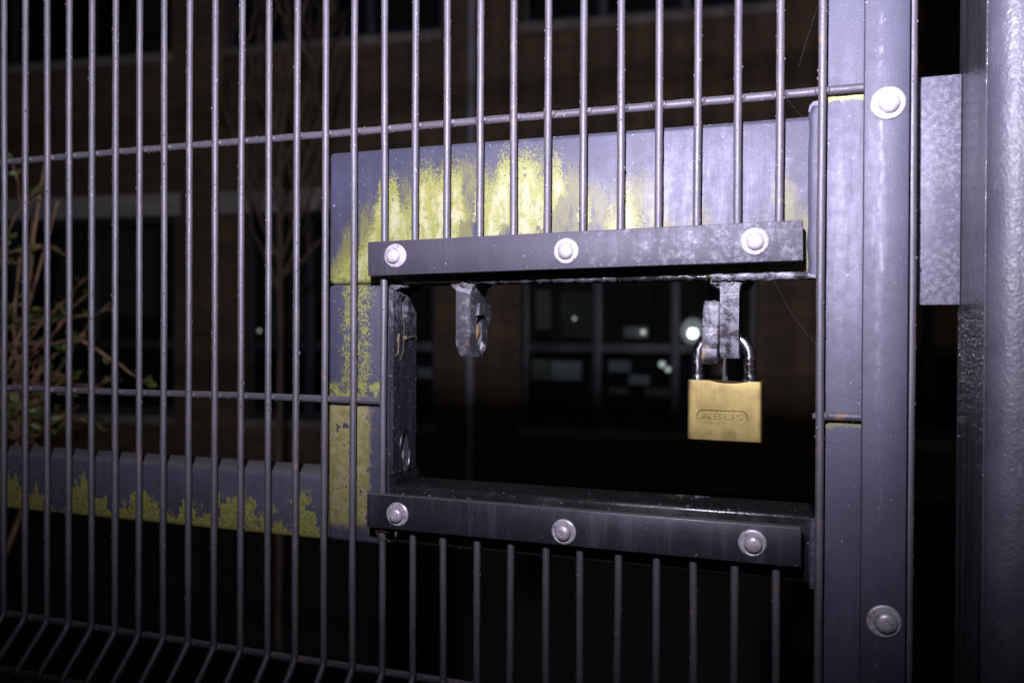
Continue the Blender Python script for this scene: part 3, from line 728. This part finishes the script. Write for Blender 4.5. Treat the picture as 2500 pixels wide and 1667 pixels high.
# welded lug the padlock hangs on
m = MB(); LX0, LX1 = .6133, .6251
lug = [(.0145, .0880), (.0145, .0390), (.0175, .0345), (.0420, .0345), (.0460, .0390), (.0460, .0880)]
m.holed(lug, ellipse(.0300, .0475, .0058, .0058, 20), 'x', LX0, LX1)
for v in m.bm.verts: v.co += Vector((mnoise.noise(v.co * 200) * .0004, 0, 0))
m.build('lock_lug', M['old'], gate)
m = MB(); m.prism([(LX0 - .0085, .0872), (LX0 - .0035, .0856), (LX0 - .0006, .0815), (LX0 - .0002, .0770), (LX1 + .0002, .0770), (LX1 + .0008, .0815), (LX1 + .0040, .0858), (LX1 + .0095, .0872)], 'y', .0140, .0465, .0006)
m.build('gusset', M['weld'], gate)
m = MB()
for i in range(60):
    a = random.random(); m.blob((LX0 - .0045 + a * .021, .0145 + random.random() * .028, .0868 + random.uniform(-.003, .001) - .002 * math.cos((a - .5) * 3)), random.uniform(.0024, .0044), 2, .4, 350)
for i in range(14): m.blob((LX0 + .0015 + random.random() * .009, .0150 + random.random() * .012, .0810 + random.uniform(-.003, .001)), random.uniform(.0018, .0030), 2, .4, 350)
m.build('weld_bead', M['weld'], gate)

# vertical wires
rw = random.Random(3)
def zsteps(z0, z1, d):
    n = max(1, int(abs(z1 - z0) / d)); return [z0 + (z1 - z0) * i / n for i in range(n + 1)]
def vpath(x, z0, z1, sway, seed):
    """top to bottom, with the V fold below z = -0.2"""
    pts = []
    def add(z, y): pts.append(Vector((x + sway * mnoise.noise(Vector((z * 5, seed, 0))), y + .0002 * mnoise.noise(Vector((z * 9, seed, 4))), z)))
    if z0 > -.196:
        for z in zsteps(z0, max(z1, -.1965), .006): add(z, 0)
    if z1 < -.21:
        for z, y in ((-.1995, -.0009), (-.2020, -.0026), (-.2048, -.0050), (-.2150, -.0145), (-.2240, -.0230), (-.2275, -.0262), (-.2300, -.0282), (-.2326, -.0292), (-.2352, -.0282), (-.2377, -.0262), (-.2412, -.023), (-.2604, -.005), (-.2632, -.0026), (-.2657, -.0009), (-.2690, 0)): add(z, y)
        for z in zsteps(-.28, z1, .03): add(z, 0)
    return pts
def wire(segs, name, mat, seed, warts):
    mb = MB()
    for pts, rad in segs:
        mb.tube(pts, rad, 12, jit=.00022)
        for _ in range(int(warts * len(pts))):
            i = rw.randrange(len(pts)); q = pts[i]
            if len(pts) > 2 and i < len(pts) - 1: q = q.lerp(pts[i + 1], rw.random())
            a = rw.uniform(-.4, math.pi + .4); a = -a
            d = (pts[min(i + 1, len(pts) - 1)] - pts[max(0, i - 1)]).normalized(); u_ = Vector((1, 0, 0)) if abs(d.x) < .6 else Vector((0, 0, 1))
            v_ = Vector((0, 1, 0)); q = q + (u_ * math.cos(a) + v_ * math.sin(a)) * rad
            mb.blob(q, rw.uniform(.00022, .00022 + .0006 * rw.random() ** 2), 1, .3, 700, (1, 1, rw.uniform(1, 2.2)))
    return mb.build(name, mat, gate)
for k in range(-19, 30):
    x = k * S + rw.uniform(-.0004, .0004)
    if k == 28: continue      # hidden under the upright clamp bar, cut away there
    sway = .0007; warts = .9 if -1 <= k else .02
    if rw.random() < .35: warts *= 2.2
    if 16 <= k <= 26:
        segs = [(vpath(x, .92, .100, sway, k * 1.7), WR)]
        x2 = x + rw.uniform(-.0012, .0012)
        segs.append((vpath(x2, -.078 - .0002 * (k - 15), -1.33, .0016, k * 2.9), WR))
        # cut wire: upper and lower lengths are two bars
        wire(segs[:1], 'vertical_wire', M['wire'], k, warts); wire(segs[1:], 'vertical_wire', M['wire'], k, warts)
    else:
        wire([(vpath(x, .92, -1.33, sway, k * 1.7), WR)], 'vertical_wire', M['wire'], k, warts)
# horizontal wires (behind the verticals), with weld nuggets at the crossings
def hwire(z, spans, y=.0052, r=.0028):
    for x0, x1 in spans:
        mb = MB(); n = int((x1 - x0) / .006)
        pts = [Vector((x0 + (x1 - x0) * i / n, y + .0001 * mnoise.noise(Vector((i * .3, z * 9, 0))), z + .0007 * mnoise.noise(Vector((x0 + i * .05, z * 7, 3))))) for i in range(n + 1)]
        mb.tube(pts, r, 12, jit=.0003)
        k = math.ceil(x0 / S)
        while k * S <= x1:
            if x0 > -.5:
                for sgn in (-1, 1):
                    mb.blob((k * S + sgn * .0026, y - .0024, z), .0019, 2, .4, 500, (1.1, .9, 1.15))
            k += 1
        for _ in range(int((x1 - x0) * 330)):
            a = rw.uniform(0, 2 * math.pi); mb.blob((rw.uniform(x0, x1), y - abs(math.sin(a)) * r, z + math.cos(a) * r), rw.uniform(.0002, .0006), 1, .3, 700)
        mb.build('horizontal_wire', M['hwire'], gate)
for z in (.8, .6, .4, .2): hwire(z, [(-.48, .6985)])
hwire(0, [(-.48, .3735), (.6735, .6985)])
hwire(-.2, [(-.48, .6985)]); hwire(-.2345, [(-.48, .6985)], -.0243)
for z in (-.266, -.4, -.6, -.8, -1.0, -1.2): hwire(z, [(-.48, .6985)])

# clamp bars with bolts
def bolt_at(parent, x, y, z, s, tilt, dx):
    """washer and domed head on a bar whose front is at y (facing -Y)"""
    T0 = Matrix.Translation((x, y, z)) @ Matrix.Rotation(R(90), 4, 'X') @ Matrix.Rotation(tilt, 4, 'Y')
    wsh = MB(); wsh.lathe([(.0030 * s, .0001), (.0078 * s, .0001), (.0084 * s, .0004), (.0085 * s, .0011), (.0080 * s, .0017), (.0072 * s, .0019), (.0066 * s, .0016), (.0030 * s, .0016)], 36, T0)
    wsh.build('washer', M['zinc'], parent)
    T1 = T0 @ Matrix.Translation((dx, 0, .0017))
    hd = MB(); hd.lathe([(.0028 * s, 0), (.0053 * s, .0), (.0055 * s, .0006), (.0055 * s, .0020), (.0050 * s, .0031), (.0042 * s, .0038), (.0030 * s, .0043), (.0019 * s, .0045), (.0017 * s, .0043), (.0010 * s, .0043), (0, .0046)], 32, T1)
    hd.build('bolt', M['zinc'], parent)
def clamp(x0, z0, x1, z1, half, mat, bolts, s=1.0):
    mb = MB(); L = math.hypot(x1 - x0, z1 - z0); a = math.atan2(z1 - z0, x1 - x0)
    Mx = Matrix.Translation(((x0 + x1) / 2, 0, (z0 + z1) / 2)) @ Matrix.Rotation(-a, 4, 'Y')
    mb.box(-L / 2, L / 2, -.0110, -.0030, -half, half, .0009, 2, Mx)
    o = mb.build('clamp_bar', mat, gate)
    for bx, bz, tilt, dx in bolts: bolt_at(o, bx, -.0110, bz, s, R(tilt), dx)
    return o
clamp(.3675, .1033, .6645, .1071, .0123, M['clamp'], [(.3902, .1050, 3, -.0009), (.5163, .1047, 1, .0), (.6365, .1071, -1, .0003)])
clamp(.3675, -.0780, .6647, -.0788, .0121, M['lowclamp'], [(.3927, -.0787, 2, -.0003), (.5158, -.0810, -1, 0), (.6362, -.0780, 1, .0006)])
mb = MB(); mb.box(.6980, .7225, -.0110, -.0030, -1.33, .92, .0009, 2); vc = mb.build('clamp_bar', M['vclamp'], gate)
for bz, tl, dx in ((.1853, -1, .0004), (-.1174, 2, .0009), (.60, 0, 0), (-.60, 0, 0), (-1.1, 0, 0)): bolt_at(vc, .7108, -.0110, bz, 1.13, R(tl), dx)

# ------------------------------------------------------------------ slide bolt hanging behind the lug
sb = thing('slide_bolt', (.606, .03, .05), 'worn flat iron bolt tab caught in the padlock shackle, left of the welded lug', 'bolt')
m = MB(); tabp = [(.0150, .0700), (.0170, .0722), (.0380, .0722), (.0430, .0680), (.0430, .0345), (.0400, .0302), (.0185, .0302), (.0150, .0340)]
m.prism([(.0150, .0340), (.0185, .0302), (.0400, .0302), (.0430, .0345), (.0430, .0420), (.0150, .0420)], 'x', -.0054, .0054, .0016)
m.prism([(.0150, .0535), (.0430, .0535), (.0430, .0680), (.0380, .0722), (.0170, .0722), (.0150, .0700)], 'x', -.0054, .0054, .0016)
m.prism([(.0150, .0405), (.0245, .0405), (.0245, .0550), (.0150, .0550)], 'x', -.00535, .00535, .0010); m.prism([(.0355, .0405), (.0430, .0405), (.0430, .0550), (.0355, .0550)], 'x', -.00535, .00535, .0010)
for v in m.bm.verts: v.co += Vector((mnoise.noise(v.co * 300), mnoise.noise(v.co * 300 + Vector((9, 0, 0))), 0)) * .0005
TR = Matrix.Translation((.6068, 0, .0515)) @ Matrix.Rotation(R(2.2), 4, 'Y') @ Matrix.Translation((0, 0, -.0515))
bmesh.ops.transform(m.bm, matrix=TR, verts=m.bm.verts[:])
m.build('tab', M['old'], sb)
m = MB(); m.box(.6018, .6150, .0530, .0590, .006, .0880, .001); m.box(.6030, .6100, .043, .0528, .045, .060, .001)
m.build('strap', M['dark'], sb)

# ------------------------------------------------------------------ padlock
lock = thing('padlock', (.6155, .030, -.0195), 'brass padlock with steel shackle hanging from the welded lug in the gate opening', 'padlock')
bx0, bx1, by0, by1, bz0, bz1 = .5912, .6400, .0213, .0383, -.0198, .0194
m = MB()
# body: outline in x,y with rounded ends, top slightly dished
out = []
rr = .0042
for cx, cy, a0 in ((bx1 - rr * .35, by0 + rr, -90), (bx1 - rr * .35, by1 - rr, 0), (bx0 + rr * .35, by1 - rr, 90), (bx0 + rr * .35, by0 + rr, 180)):
    for i in range(7):
        a = R(a0 + 15 * i); out.append((cx + rr * .35 * math.cos(a), cy + rr * math.sin(a)))
rows = [(bz0, .9965), (bz0 + .0004, 1.0), (bz0 + .008, 1.0), (0, 1.0), (bz1 - .006, 1.0), (bz1 - .0006, 1.0), (bz1, .996)]
ccx, ccy = (bx0 + bx1) / 2, (by0 + by1) / 2; rings = []
NX = 24
outd = []
for i in range(len(out)):
    p0, p1 = Vector(out[i]), Vector(out[(i + 1) % len(out)])
    nseg = NX if (p1 - p0).length > .03 else 1
    for k in range(nseg): outd.append(p0.lerp(p1, k / nseg))
for z, k in rows:
    ring = []
    for p_ in outd:
        x, y = ccx + (p_.x - ccx) * k, ccy + (p_.y - ccy) * k
        if y < ccy: y -= .0006 * max(0, 1 - ((x - .628) / .03) ** 2)
        dip = -.0016 * max(0, 1 - ((x - .6185) / .0125) ** 2) if (z > bz1 - .001) else 0
        ring.append(m.bm.verts.new((x, y, z + dip - .010 * (x - ccx) * (1 if z > 0 else .6))))
    rings.append(ring)
for a, b in zip(rings, rings[1:]):
    n = len(a)
    for i in range(n): m.bm.faces.new((a[i], a[(i + 1) % n], b[(i + 1) % n], b[i]))
m.bm.faces.new(rings[0][::-1]); m.bm.faces.new(rings[-1])
body = m.build('body', M['brass'], lock, angle=30)
# shackle
m = MB(); hw = .01705; cxs = .61405; pts = [Vector((cxs - hw, .0300, .012)), Vector((cxs - hw, .0300, .025)), Vector((cxs - hw, .0300, .034))]
for i in range(1, 24):
    a = math.pi - math.pi * i / 24; pts.append(Vector((cxs + hw * math.cos(a), .0300, .0345 + .0165 * math.sin(a))))
pts += [Vector((cxs + hw, .0300, .034)), Vector((cxs + hw, .0300, .025)), Vector((cxs + hw, .0300, .012))]
m.tube(pts, .0039, 18)
m.build('shackle', M['chrome'], lock)
m = MB()
for sx in (-hw, hw): m.lathe([(.0040, 0), (.0050, 0), (.0052, .0005), (.0046, .0011), (.0040, .0011)], 24, Matrix.Translation((cxs + sx, .0300, .0186 - .010 * sx)))
m.build('collar', M['dark'], lock)
# lettering: raised strokes, plus an oval rim
def text_mesh(s, size, cx, cz, sx, y, name, mat, extr=.00022):
    y = y - .00055
    cu = bpy.data.curves.new(name, 'FONT'); cu.body = s; cu.size = size; cu.align_x = 'CENTER'; cu.align_y = 'CENTER'; cu.extrude = extr; cu.bevel_depth = .00006; cu.space_character = 1.15
    tmp = bpy.data.objects.new('tmp', cu); col.objects.link(tmp)
    dg = bpy.context.evaluated_depsgraph_get(); me = bpy.data.meshes.new_from_object(tmp.evaluated_get(dg))
    bpy.data.objects.remove(tmp)
    b = MB(); b.bm.from_mesh(me)
    bmesh.ops.transform(b.bm, matrix=Matrix.Translation((cx, y, cz)) @ Matrix.Rotation(R(.55), 4, 'Y') @ Matrix.Rotation(R(90), 4, 'X') @ Matrix.Diagonal((sx, 1, 1, 1)), verts=b.bm.verts[:])
    return b
lt = text_mesh('ABUS', .0060, .6143, -.0041, 1.75, by0, 'logo', M['brass'])
oval = []
for i in range(40):
    a = 2 * math.pi * i / 40; ca, sa = math.cos(a), math.sin(a)
    oval.append(Vector((.6143 + (.0122 if ca > 0 else -.0122) + .0040 * ca, by0 - .00058, -.0041 + .0040 * sa)))
oval = [Vector((q.x, q.y, q.z - .0096 * (q.x - .6143))) for q in oval]
lt.tube(oval + [oval[0]], .00028, 6, False)
o = lt.build('lettering', M['brass_mark'], body); 
lt = text_mesh('65', .0042, .6082, -.0149, 1.2, by0, 'digits', M['brass'], .0001)
o = lt.build('lettering', M['brass_mark'], body)
lt = text_mesh('50', .0042, .6205, -.0151, 1.2, by0, 'digits', M['brass'], .0001)
o = lt.build('lettering', M['brass_mark'], body)

# ------------------------------------------------------------------ big gate post at right
gp = thing('gate_post', (.80, -.02, GROUND), 'thick dark steel post with rough glossy paint at the right edge', 'post')
m = MB()
r_ = .013; x0, x1, y0, y1 = .7545, .8545, -.070, .030; o2 = []
for cx, cy, a0, rad in ((x1 - r_, y0 + r_, -90, r_), (x1 - .004, y1 - .004, 0, .004), (x0 + .004, y1 - .004, 90, .004), (x0 + r_, y0 + r_, 180, r_)):
    for i in range(10): a = R(a0 + 10 * i); o2.append((cx + rad * math.cos(a), cy + rad * math.sin(a)))
m.prism(o2, 'z', GROUND, 1.0)
m.build('shaft', M['bigpost'], gp)
m = MB(); m.box(.7541, .7546, -.0560, .0299, GROUND + .01, .999); m.build('side_plate', M['sideplate'], gp)
m = MB(); m.box(.7255, .7539, .0200, .0265, .0685, .2075, .0008); m.build('stop_plate', M['plate'], gp)
m = MB(); rq = random.Random(21)
for _ in range(420):  # beads added to imitate the sparkle on the post's side face
    z = .066 - abs(rq.gauss(0, .030)) - .002; y = rq.uniform(-.052, .028)
    if z > -.03: m.blob((.7541, y, z), rq.uniform(.00035, .00095), 2, .15, 500, (.7, 1, rq.uniform(1, 1.6)))
tag(m.build('dew_drops', M['dew'], gp), kind='stuff')
m = MB(); m.prism([(q[0] * 1.0 + (.004 if q[0] > .8 else -.004), q[1] + (.004 if q[1] > -.02 else -.004)) for q in o2], 'z', 1.0005, 1.006); m.build('cap', M['bigpost'], gp)

# ------------------------------------------------------------------ small stuff caught on the gate
db = MB(); rd = random.Random(9)
for k in range(5):
    a = Vector((.372 + rd.uniform(-.002, .004), -.004 + rd.uniform(-.002, .003), -.0925 + rd.uniform(-.004, .001)))
    b = a + Vector((rd.uniform(-.003, .012), rd.uniform(-.004, .002), rd.uniform(-.007, .002)))
    db.tube([a, a.lerp(b, .5) + Vector((rd.uniform(-.002, .002), 0, rd.uniform(-.002, .002))), b], .00018, 5)
db.blob((.3885, -.006, -.0945), .0016, 2, .5, 300, (.6, .6, 1.4)); db.blob((.3725, -.003, -.0905), .0024, 2, .6, 300)
tag(db.build('dry_debris', M['straw']), 'wisp of dry grass caught under the left end of the lower clamp bar', 'debris')
def web(threads, label):
    cw = MB()
    for a, b, sag in threads:
        a, b = Vector(a), Vector(b); cw.tube([a.lerp(b, i / 8) + Vector((0, 0, -sag * math.sin(math.pi * i / 8))) for i in range(9)], .00002, 4)
    tag(cw.build('cobweb', M['web']), label, 'cobweb')
web([((.650, .0, .203), (.6715, .006, .178), .003)], 'single cobweb thread below the upper cross wire beside the upright')
web([((.676, .0, .262), (.661, .0, .215), -.002)], 'long cobweb thread slanting up to the upright near the top edge')
web([((.6455, .0085, .087), (.672, .005, .045), .004)], 'cobweb thread hanging from the opening corner right of the padlock')
cw = MB()
pts = [(.3790, .024, .0655), (.3792, .0245, .055), (.3786, .025, .046), (.3790, .023, .036), (.3788, .019, .030), (.3786, .0165, .0295)]
cw.tube(pts, .00022, 5); cw.tube([(.3772, .0165, .044), (.3786, .0168, .050), (.3784, .0160, .034), (.3770, .0130, .0335)], .0007, 6, jit=.0004)
cw.tube([(.3790, .025, .046), (.3800, .034, .0475), (.3790, .043, .0480), (.3786, .046, .0465)], .0005, 6, jit=.0004); cw.blob((.3792, .026, .0465), .0015, 2, .5, 400)
tag(cw.build('dry_debris', M['straw']), 'curled dry leaf scraps and a pale thread stuck on the slotted plate', 'debris')
